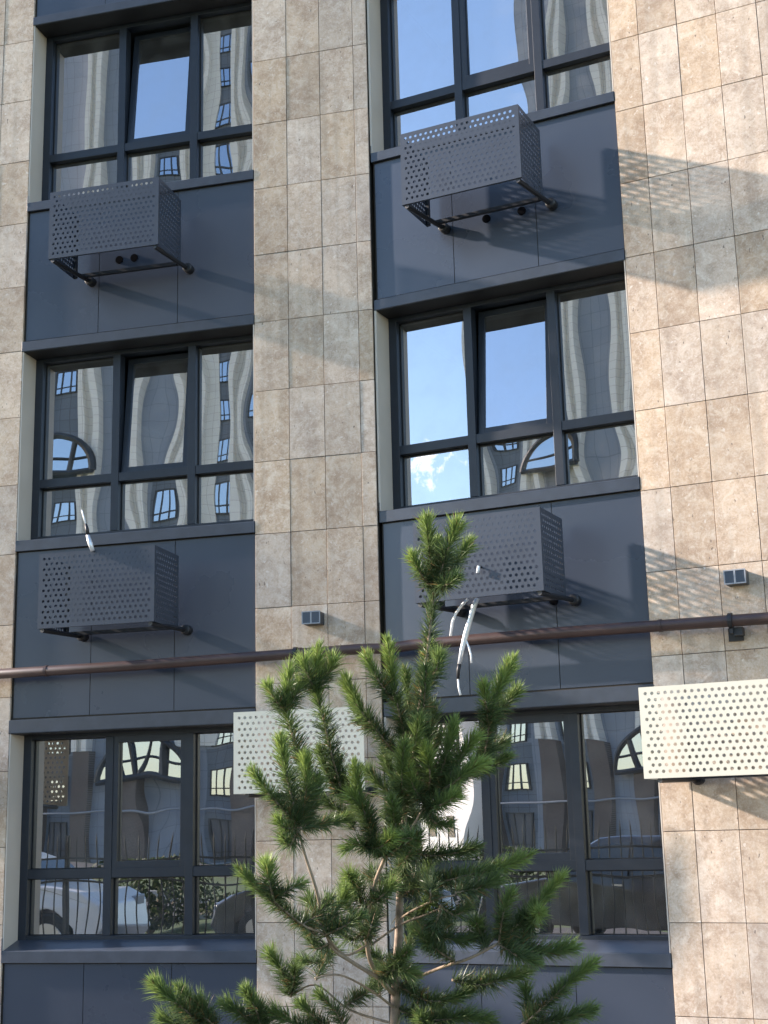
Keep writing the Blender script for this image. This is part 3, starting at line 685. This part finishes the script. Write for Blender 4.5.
S = [
 # leader and its whorl
 ([(421, 700, 0), (428, 650, 0), (434, 584, 0)], .75, .15), ([(434, 590, 0), (430, 555, 0), (427, 520, 0)], 1.3, .75), ([(436, 588, 0), (446, 555, -.03), (458, 524, -.04)], 1.3, .8),
 ([(436, 590, 0), (455, 565, .05), (470, 543, .07)], 1.2, .65), ([(433, 590, 0), (420, 572, -.05), (412, 556, -.08)], 1.2, .8), ([(434, 586, 0), (446, 585, -.1), (458, 578, -.12)], 1.0, .45), ([(434, 588, 0), (436, 560, .08), (438, 540, .1)], 1.1, .6),
 # upper side shoots
 ([(412, 770, 0), (402, 725, -.05), (393, 684, -.07), (388, 642, -.08)], 1.1, .8), ([(393, 700, -.07), (378, 680, -.1), (366, 657, -.1)], 1.1, .85), ([(418, 740, 0), (420, 690, .05), (431, 645, .06)], 1.1, .8),
 ([(425, 690, 0), (436, 670, -.06), (440, 655, -.06)], 1.0, .55), ([(400, 760, 0), (378, 732, -.05), (357, 705, -.05), (345, 679, -.05)], 1.1, .75), ([(376, 730, -.05), (362, 722, 0), (352, 700, .03)], 1.0, .6),
 ([(415, 740, 0), (408, 700, .1), (405, 670, .12)], 1.0, .4), ([(412, 760, 0), (430, 735, .1), (434, 705, .1)], .9, .2),
 # upper left pair
 ([(345, 800, -.1), (333, 760, -.12), (325, 725, -.13), (316, 687, -.13), (319, 648, -.13)], .95, .75), ([(316, 690, -.13), (326, 675, -.1), (334, 662, -.1)], 1.1, .85), ([(316, 692, -.13), (308, 676, -.16), (303, 661, -.16)], 1.1, .8),
 ([(320, 800, -.2), (303, 765, -.2), (291, 730, -.2), (285, 705, -.2), (290, 668, -.2)], .9, .75), ([(286, 712, -.2), (276, 700, -.22), (267, 686, -.22)], 1.1, .85), ([(287, 710, -.2), (296, 695, -.18), (300, 685, -.16)], 1.0, .7),
 # big left middle clump
 ([(298, 828, -.3), (290, 790, -.3), (283, 760, -.3), (281, 738, -.3)], 1.25, .8), ([(298, 826, -.3), (280, 806, -.33), (264, 788, -.34), (252, 771, -.34)], 1.2, .75), ([(298, 828, -.3), (285, 828, -.35), (277, 820, -.36)], 1.1, .8),
 ([(300, 826, -.3), (306, 790, -.26), (305, 757, -.25)], 1.2, .85), ([(350, 800, -.1), (330, 780, -.1), (320, 750, -.1)], 1.2, .45), ([(360, 812, -.1), (345, 790, -.08), (335, 762, -.05)], 1.1, .35), ([(300, 828, -.3), (325, 825, -.2), (350, 818, -.15)], 1.1, .5),
 ([(298, 828, -.3), (312, 808, -.25), (318, 780, -.22)], 1.2, .55), ([(355, 830, -.05), (340, 812, 0), (320, 800, .03)], 1.0, .3), ([(298, 830, -.3), (290, 845, -.34), (284, 838, -.36)], .9, .55),
 # centre clumps
 ([(385, 858, -.18), (372, 835, -.2), (360, 800, -.2), (355, 765, -.2)], 1.2, .75), ([(385, 858, -.18), (398, 848, -.22), (412, 838, -.24), (389, 841, -.26)], .8, .7), ([(362, 845, -.2), (378, 848, -.24), (392, 838, -.27)], 1.3, .95),
 ([(385, 856, -.18), (360, 845, -.22), (345, 850, -.24)], 1.0, .6), ([(385, 856, -.18), (395, 820, -.12), (398, 785, -.1)], 1.0, .35), ([(370, 840, -.18), (366, 815, -.2), (350, 795, -.22)], 1.1, .75),
 ([(406, 830, 0), (396, 790, .08), (384, 755, .1)], 1.0, .3), ([(404, 820, 0), (388, 795, .1), (365, 770, .14)], .9, .4),
 # right centre clump
 ([(430, 797, -.08), (440, 775, -.12), (448, 750, -.14), (455, 722, -.14)], 1.2, .65), ([(428, 800, -.08), (430, 775, -.14), (425, 748, -.16)], 1.25, .9), ([(430, 797, -.08), (450, 785, -.16), (470, 770, -.18), (484, 764, -.18)], 1.2, .85),
 ([(430, 800, -.08), (452, 770, -.1), (470, 745, -.12), (478, 738, -.12)], 1.2, .75), ([(428, 805, -.08), (415, 790, -.15), (408, 768, -.18)], 1.2, .85), ([(425, 808, -.1), (440, 805, -.2), (458, 795, -.22)], 1.1, .8), ([(410, 800, 0), (425, 770, .1), (440, 735, .12)], 1.0, .35), ([(408, 810, 0), (398, 800, .1), (385, 815, .12)], .9, .3),
 ([(425, 805, -.08), (434, 822, -.12), (450, 826, -.14)], .8, .35), ([(412, 772, 0), (425, 750, 0), (428, 728, 0)], 1.0, .3),
 ([(404, 815, 0), (402, 780, -.15), (404, 745, -.2)], 1.0, .55), ([(408, 790, 0), (413, 755, -.12), (420, 720, -.16)], 1.0, .5), ([(416, 735, 0), (424, 705, -.08), (426, 670, -.1)], 1.0, .35), ([(402, 860, 0), (396, 830, -.15), (392, 800, -.22)], .9, .5),
 ([(400, 880, 0), (408, 855, -.15), (420, 835, -.2)], .9, .4), ([(404, 830, 0), (418, 815, .12), (435, 825, .15)], .8, .25), ([(400, 870, 0), (385, 885, .1), (372, 870, .12)], .6, .25),
 # right tall one
 ([(470, 775, .05), (484, 755, .03), (489, 725, 0), (496, 695, 0), (513, 661, 0)], 1.15, .8), ([(489, 728, 0), (486, 705, -.03), (484, 685, -.03)], 1.15, .75), ([(488, 725, 0), (500, 712, .04), (518, 690, .05)], 1.1, .6),
 ([(466, 775, .05), (488, 768, 0), (509, 757, -.02)], 1.1, .45), ([(470, 772, .05), (490, 752, .08), (505, 742, .1)], 1.1, .3), ([(430, 795, 0), (450, 785, .06), (472, 773, .06)], .9, .2),
 # horizontal shoots lower right
 ([(404, 850, 0), (430, 856, -.05), (455, 853, -.08), (477, 848, -.1)], 1.1, .25), ([(400, 895, 0), (430, 885, -.1), (465, 876, -.18), (500, 868, -.2), (528, 857, -.22)], 1.15, .7), ([(455, 893, -.25), (480, 888, -.25), (498, 880, -.25)], 1.0, .35),
 ([(440, 905, -.2), (455, 915, -.22), (470, 905, -.22)], .9, .3), ([(425, 890, -.1), (437, 905, -.1), (448, 925, -.1)], .9, .25), ([(499, 943, -.25), (503, 915, -.28), (512, 893, -.28)], 1.1, .55), ([(499, 943, -.25), (522, 920, -.22), (545, 897, -.2), (563, 876, -.2)], 1.15, .75),
 ([(499, 943, -.25), (525, 950, -.2), (550, 953, -.18), (574, 948, -.18)], 1.1, .55), ([(499, 943, -.25), (515, 955, -.3), (536, 962, -.3)], 1.1, .35), ([(452, 980, -.1), (480, 985, -.15), (500, 980, -.18), (526, 974, -.2)], 1.1, .5), ([(455, 962, -.15), (430, 945, -.2), (415, 930, -.2)], .8, .3),
 ([(425, 925, -.15), (445, 938, -.2), (470, 940, -.2)], .9, .2), ([(440, 910, -.2), (434, 930, -.2), (428, 948, -.2)], .9, .3),
 # lower centre
 ([(396, 960, 0), (410, 945, .1), (415, 920, .12)], .6, .3), ([(396, 985, 0), (380, 960, -.05), (360, 950, -.05)], .6, .3), ([(376, 978, -.1), (395, 970, -.2), (415, 975, -.22)], .8, .45), ([(398, 985, 0), (425, 1000, -.1), (450, 1000, -.15), (470, 992, -.15)], 1.1, .35), ([(398, 1010, 0), (430, 1020, -.1), (465, 1018, -.15), (490, 1022, -.15)], 1.2, .4),
 ([(400, 1040, 0), (430, 1030, .1), (440, 1005, .12)], 1.1, .35), ([(395, 1045, 0), (420, 1040, -.2), (450, 1040, -.25), (485, 1040, -.2)], 1.1, .4), ([(372, 945, -.12), (360, 925, -.1), (346, 905, -.1), (343, 885, -.1)], .55, .4), ([(380, 880, -.1), (360, 880, 0), (345, 890, .05)], .5, .3),
 ([(400, 880, 0), (420, 880, .1), (430, 862, .12)], .6, .35), ([(400, 910, 0), (420, 925, .1), (440, 950, .1)], .6, .2), ([(366, 930, -.12), (350, 940, -.15), (335, 925, -.2)], .5, .35),
 # lower left
 ([(316, 935, -.3), (295, 920, -.35), (270, 900, -.4), (250, 882, -.4), (239, 870, -.4)], 1.0, .5), ([(275, 902, -.4), (270, 885, -.42), (266, 864, -.42)], 1.15, .85), ([(275, 900, -.4), (292, 888, -.4), (302, 885, -.38)], .9, .4), ([(302, 925, -.35), (318, 915, -.3), (330, 900, -.28)], .6, .35), ([(330, 943, -.25), (315, 948, -.25), (308, 930, -.25)], .6, .3), ([(330, 945, -.25), (322, 962, -.2), (300, 960, -.2)], .5, .35),
 ([(291, 997, .15), (284, 975, .15), (269, 954, .15)], 1.0, .6), ([(291, 996, .15), (294, 978, .12), (297, 966, .1)], .9, .45), ([(316, 980, 0), (325, 960, .05), (335, 950, .05)], .5, .3),
 ([(208, 1040, 0), (200, 1015, 0), (188, 1000, 0), (178, 988, 0)], 1.15, .6), ([(205, 1030, 0), (185, 1010, -.05), (165, 995, -.06), (153, 984, -.06)], 1.15, .7), ([(200, 1024, 0), (180, 1025, .03), (160, 1018, .04)], 1.0, .5), ([(208, 1036, 0), (206, 1015, 0), (197, 1002, 0)], 1.0, .4),
 ([(262, 1030, 0), (256, 1010, -.03), (245, 990, -.04)], 1.15, .55), ([(260, 1030, 0), (242, 1015, 0), (224, 1004, 0)], 1.1, .45), ([(265, 1035, 0), (262, 1012, 0), (252, 1002, 0)], 1.0, .45), ([(330, 1030, .0), (312, 1015, 0), (300, 1003, 0)], 1.0, .5), ([(325, 1035, 0), (290, 1022, 0), (272, 1012, 0)], 1.1, .5), ([(345, 1030, 0), (335, 1010, 0), (318, 995, 0)], .8, .4),
 # lower right corner
 ([(525, 1024, -.25), (545, 1005, -.27), (570, 982, -.28), (595, 963, -.28)], 1.15, .65), ([(520, 1030, -.25), (560, 1020, -.25), (593, 1011, -.25)], 1.1, .4), ([(500, 1045, -.2), (540, 1036, -.2), (575, 1030, -.2)], 1.1, .4), ([(525, 1022, -.25), (530, 1010, -.2), (525, 990, -.2)], .9, .3),
]
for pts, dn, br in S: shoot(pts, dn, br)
# short side twigs filling the lower half
def topix(p):
    d = p-CAM; w = d.dot(FWD); return 384+FPX*d.dot(RR)/w, 512-FPX*d.dot(UU)/w, w-TD
rl = random.Random(5)
for P in LIMBS:
    for q in range(max(1, int(len(P)/12))):
        b_ = P[rl.randrange(len(P)//4, len(P))]; x, y, dd = topix(b_)
        if y < 880: continue
        a = rl.uniform(-2.7, -.4); ln = rl.uniform(22, 44)
        shoot([(x, y, dd), (x+math.cos(a)*ln*.5, y+math.sin(a)*ln*.45, dd+rl.uniform(-.08, .08)), (x+math.cos(a)*ln, y+math.sin(a)*ln, dd+rl.uniform(-.15, .15))], .85, rl.uniform(.3, .7))
# out of the picture below: the lowest branches, so the tree is whole
for k in range(12):
    a = k*2.4; h = 1150+k*22; r = 60+5*k
    x = 396+math.cos(a)*r; 
    shoot([(396, h, 0), (396+math.cos(a)*r*1.2, h-10, math.sin(a)*.3), (396+math.cos(a)*r*2.4, h-60, math.sin(a)*.6)], .8, .5)

# ------------------------------------------------------------------ what the windows mirror
OY = -78.0
tw = empty('residential_tower', (-40, OY, 0)); tag(tw, 'tall grey tower with pale pilasters, seen mirrored in the window glass', 'building')
def TPart(mb, name, material, parent=None, **k):
    o = mb.build(name, material, parent or tw, **k)
    if parent is None: o.matrix_parent_inverse = Matrix.Translation(-Vector(tw.location))
    return o
TX0, TX1, TH = -50.0, -18.2, 70.4
b = MB(); b.box((TX0+5.5, OY-14, 48.002), (TX1, OY, TH)); b.box((TX0, OY-14, 0), (TX1, OY, 48)); body = TPart(b, 'wall', M['slate'])
mods = []
x = TX0; mod = 3.9; k = 0
pal = MB(); 
while x < TX1-1:
    w_ = 1.35; th_ = (47.5 if k < 2 else TH)+.6
    if k == 1: x += .5
    pal = MB(); pal.box((x, OY+.003, 7.6), (x+w_, OY+.35, th_)); pal.box((x, OY+.352, 7.6), (x+.42, OY+.85, th_)); pal.box((x+w_-.42, OY+.352, 7.6), (x+w_, OY+.85, th_))
    if k == 4: pal.box((x+w_+.003, OY+.003, 7.6), (x+w_+1.2, OY+.18, th_))
    mods.append((x+w_, x+mod, k)); x += mod; k += 1
    TPart(pal, 'pilaster', M['pale'])
for (a, c_, k) in mods:
    brk = MB(); brk.box((a-1.2, OY+.003, 0), (a+.2, OY+.8, 7.59)); TPart(brk, 'brick_pier', M['brick'])
st = 3.2
for (a, c_, k) in mods:
    if k in (2,) or k > 5: continue
    for fl in range(0, 21 if k > 1 else 14):
        z0 = 1.0+fl*st+.1; z1 = z0+1.75
        if fl == 0: z0 = .3
        cx_ = (a+c_)/2+(.55 if k == 4 else 0); ww = .80
        if fl < 3 and abs(cx_+36) < 4.2: continue
        if 7 < fl < 10 and abs(cx_+42.9) < 3.4: continue
        f = MB(); yy = OY+.03
        if fl in (0, 3): dkp = MB(); dkp.box((cx_-ww-.25, OY+.0015, 7.7 if fl else .1), (cx_+ww+.25, OY+.0019, (47 if k < 2 else TH-1) if fl else 7.4)); TPart(dkp, 'window_bay_panel', M['darkbay'])
        f.box((cx_-ww, OY+.002, z0), (cx_-ww+.08, OY+.12, z1)); f.box((cx_+ww-.08, OY+.002, z0), (cx_+ww, OY+.12, z1))
        f.box((cx_-ww+.08, OY+.002, z0), (cx_+ww-.08, OY+.12, z0+.08)); f.box((cx_-ww+.08, OY+.002, z1-.08), (cx_+ww-.08, OY+.12, z1))
        for q in (-.3, .3): f.box((cx_+q-.04, OY+.002, z0+.08), (cx_+q+.04, OY+.11, z1-.08))
        f.box((cx_-ww+.08, OY+.002, z0+.45), (cx_+ww-.08, OY+.10, z0+.52))
        fo = TPart(f, 'window_frame', M['frame'])
        if True:
            gl = MB(); gl.box((cx_-ww+.04, OY+.003, z0+.04), (cx_+ww-.04, OY+.05, z1-.04)); gl.build('glass_pane', M['oglass'] if fl else M['louvre'], fo)
# curved glazed galleries
def gallery(xc, zc, hw, hh, name):
    g_ = MB(); n = 20
    pts = [(xc+hw*math.cos(math.pi*i/n), zc+hh*math.sin(math.pi*i/n)) for i in range(n+1)]
    vs = [(x, OY+1.0, z) for x, z in pts]+[(x, OY+.004, z) for x, z in pts]
    g_.add(vs, [tuple(range(n+1)), tuple(reversed(range(n+1, 2*n+2)))]+[(i, i+n+1, i+n+2, i+1) for i in range(n)]+[(n, 2*n+1, n+1, 0)])
    go = TPart(g_, 'arched_gallery', M['oglass'])
    r = MB()
    r.tube([(x, OY+1.05, z) for x, z in pts], .22, 8); full = name == 'g'
    r.tube([(xc-hw, OY+1.05, zc), (xc+hw, OY+1.05, zc)], .2, 8)
    for u in ((-.62, .62) if full else (.45,)): r.tube([(xc+u*hw*.5, OY+1.05, zc), (xc+u*hw, OY+1.05, zc+hh*math.sqrt(1-u*u))], .16, 8)
    for u in ((-.3, .3) if full else ()): r.tube([(xc+u*.2, OY+1.05, zc), (xc+u*hw, OY+1.05, zc+hh*.93)], .14, 8)
    r.tube([(xc-hw*.9, OY+1.06, zc+hh*.38), (xc+hw*.9, OY+1.06, zc+hh*.38)], .09, 8)
    r.build('gallery_frame', M['frame'], go)
gallery(-36.2, 5.4, 3.2, 2.9, 'g')
gallery(-42.9, 27.2, 2.5, 2.6, 'h')
gpf = MB(); gpf.tube([(TX0, OY+1.15, 3.45), (TX1, OY+1.15, 3.45)], .07, 8); TPart(gpf, 'gas_pipe_run', M['lampframe'])

wbld = empty('white_building', (-72, -92, 0), R_(35)); tag(wbld, 'white rendered low building, mirrored in the ground floor window right of the pine', 'building')
b = MB(); b.box((-14, -10, 0), (23, 0, 12.5)); b.build('wall', M['whitewall'], wbld)
b = MB(); b.box((-14.3, -10.3, 12.5), (23.3, .3, 12.9)); b.build('roof', M['kerb'], wbld)
for i in range(9):
    for fl in range(3):
        f = MB(); x = -12+i*4; z = 1.6+fl*3.6; f.box((x, .002, z), (x+1.4, .06, z+1.5)); f.build('window', M['louvre'], wbld)

# low iron fence beside the parked cars, left of the picture
fe = empty('iron_fence', (-5, -6.0, 0)); tag(fe, 'black iron bar fence along the parked cars, mirrored in the ground floor windows', 'fence')
b = MB()
x = -5.2
while x < 5.5: b.tube([(x, 0, .05), (x, 0, 1.58), (x, 0, 1.68)], [.009, .009, .001], 6); x += .145
b.build('bars', M['bracket'], fe)
for z in (.18, 1.05, 1.35):
    b = MB(); b.box((-5.2, -.014, z), (5.5, .014, z+.025)); b.build('rail', M['bracket'], fe)
for k in range(5):
    b = MB(); b.box((-5.2+k*2.6-.03, -.06, 0), (-5.2+k*2.6+.03, -.02, 1.66)); b.build('post', M['bracket'], fe)

def car(loc, rz, paint, label):
    r = empty('parked_car', loc, rz); tag(r, label, 'car', 'cars parked along the kerb')
    prof = [(-2.05, .35), (-2.1, .62), (-1.98, .86), (-1.75, 1.0), (-1.35, 1.38), (-.9, 1.48), (.2, 1.46), (.62, 1.30), (1.05, .98), (1.75, .86), (2.02, .70), (2.08, .40), (1.95, .24)]
    low = []
    for cx_ in (1.28, -1.28):
        low += [(cx_+.37*math.cos(a), .30+.37*math.sin(a)) for a in [math.pi*i/8 for i in range(9)]]
    outline = prof+[(1.65, .24)]+low[:9]+[(-.5, .24)]+low[9:]+[(-1.65, .24)]
    mb = MB(); n = len(outline)
    lay = []
    for y, sc in ((-.86, .965), (-.80, 1.0), (.80, 1.0), (.86, .965)):
        lay.append([(x*(sc if z > .5 else 1), y*(1-.16*max(0, (z-.95)/.5)), z if z < .9 else .9+(z-.9)*(1 if abs(y) < .83 else .97)) for x, z in outline])
    vs = [p for L_ in lay for p in L_]
    fs = [tuple(range(n)), tuple(reversed(range(3*n, 4*n)))]
    for q in range(3):
        for i in range(n): fs.append((q*n+i, (q+1)*n+i, (q+1)*n+(i+1) % n, q*n+(i+1) % n))
    mb.add(vs, fs); mb.build('body', paint, r, bevel=.02)
    for sy in (-1, 1):
        for pts in ([(-1.28, .98), (-1.1, 1.30), (-.35, 1.38), (-.35, .98)], [(-.28, .98), (-.28, 1.38), (.2, 1.36), (.85, .98)]):
            yy = lambda z: sy*(.868-.138*max(0, (z-.95)/.5))
            g_ = MB(); a = [(x, yy(z)+sy*.006, z) for x, z in pts]; c_ = [(x, yy(z)-sy*.02, z) for x, z in pts]
            g_.add(a+c_, [(0, 1, 2, 3), (7, 6, 5, 4), (0, 4, 5, 1), (1, 5, 6, 2), (2, 6, 7, 3), (3, 7, 4, 0)]); g_.build('side_window', M['carglass'], r)
        h = MB(); h.box((1.80, sy*.62-.14, .62), (2.035, sy*.62+.14, .74)); h.build('headlight', M['lampframe'], r, bevel=.02)
        mi = MB(); mi.box((.72, sy*.98-.08, .98), (.88, sy*.98+.08, 1.10)); mi.build('wing_mirror', paint, r, bevel=.02)
        ha = MB(); ha.box((-.20, sy*.885-.012, .86), (-.04, sy*.885+.012, .89)); ha.build('door_handle', M['rim'], r)
    ws = MB(); ws.add([(.66, -.66, 1.29), (1.03, -.74, 1.0), (1.03, .74, 1.0), (.66, .66, 1.29), (.68, -.66, 1.31), (1.06, -.74, 1.015), (1.06, .74, 1.015), (.68, .66, 1.31)],
                      [(0, 3, 2, 1), (4, 5, 6, 7), (0, 1, 5, 4), (1, 2, 6, 5), (2, 3, 7, 6), (3, 0, 4, 7)]); ws.build('windscreen', M['carglass'], r)
    for wx in (1.28, -1.28):
        for sy in (-1, 1):
            t_ = MB(); t_.tube([(wx, sy*.68, .31), (wx, sy*.70, .31), (wx, sy*.85, .31), (wx, sy*.87, .31)], [.28, .31, .31, .28], 24); to = t_.build('wheel', M['tyre'], r)
            q = MB(); q.tube([(wx, sy*.862, .31), (wx, sy*.878, .31)], [.20, .19], 20); 
            q.build('rim', M['rim'], to)
    return r
car((-7.45, -8.7, 0), 0, M['carwhite'], 'white hatchback parked behind the fence, mirrored in the ground floor window at the left')
car((-1.75, -8.8, 0), math.pi, M['cardark'], 'dark hatchback parked beyond the white one, mirrored in the ground floor windows')

def bush(loc, rad, h, seed, label):
    rb = random.Random(seed)
    o = empty('shrub', loc); tag(o, label, 'shrub', 'green shrubs beyond the road')
    st_ = MB()
    for k in range(6):
        a = rb.uniform(0, 6.28); st_.tube([(0, 0, 0), (math.cos(a)*rad*.3, math.sin(a)*rad*.3, h*.4), (math.cos(a)*rad*.6, math.sin(a)*rad*.6, h*.75)], [.03, .02, .01], 6)
    st_.build('stem', M['twig'], o)
    lf = MB()
    for k in range(2600):
        a = rb.uniform(0, 6.28); u = rb.random()**.5; zz = rb.random()
        rr = rad*u*(.6+.5*math.sin(3.1*zz))*(1+.25*noise.noise(Vector((math.cos(a)*2, math.sin(a)*2, zz*3+seed))))
        p = Vector((math.cos(a)*rr, math.sin(a)*rr, .1+zz*h))
        d1 = Vector((rb.gauss(0, 1), rb.gauss(0, 1), rb.gauss(0, 1))).normalized()*.06; d2 = d1.orthogonal().normalized()*.035
        q = rb.uniform(.6, 1.4); cc = (.045*q, .07*q, .022*q)
        lf.add([p-d1, p+d2, p+d1, p-d2], [(0, 1, 2, 3)], cc)
    lf.build('leaves', M['shrub'], o)
for i, (x, y, r_, h, lb) in enumerate([(-11.5, -13.5, 1.2, .9, 'round green shrub farthest to the left beyond the road'), (-9.3, -13.2, 1.1, .8, 'low green shrub directly behind the white hatchback'),
                                   (-7.3, -13.8, 1.2, 1.2, 'tallest green shrub standing between the two parked cars'), (-5.0, -13.3, 1.0, .6, 'small green shrub behind the bonnet of the dark hatchback'), (-2.6, -13.9, 1.3, .7, 'wide green shrub behind the tail of the dark hatchback')]):
    bush((x, y, 0), r_, h, i+3, lb)
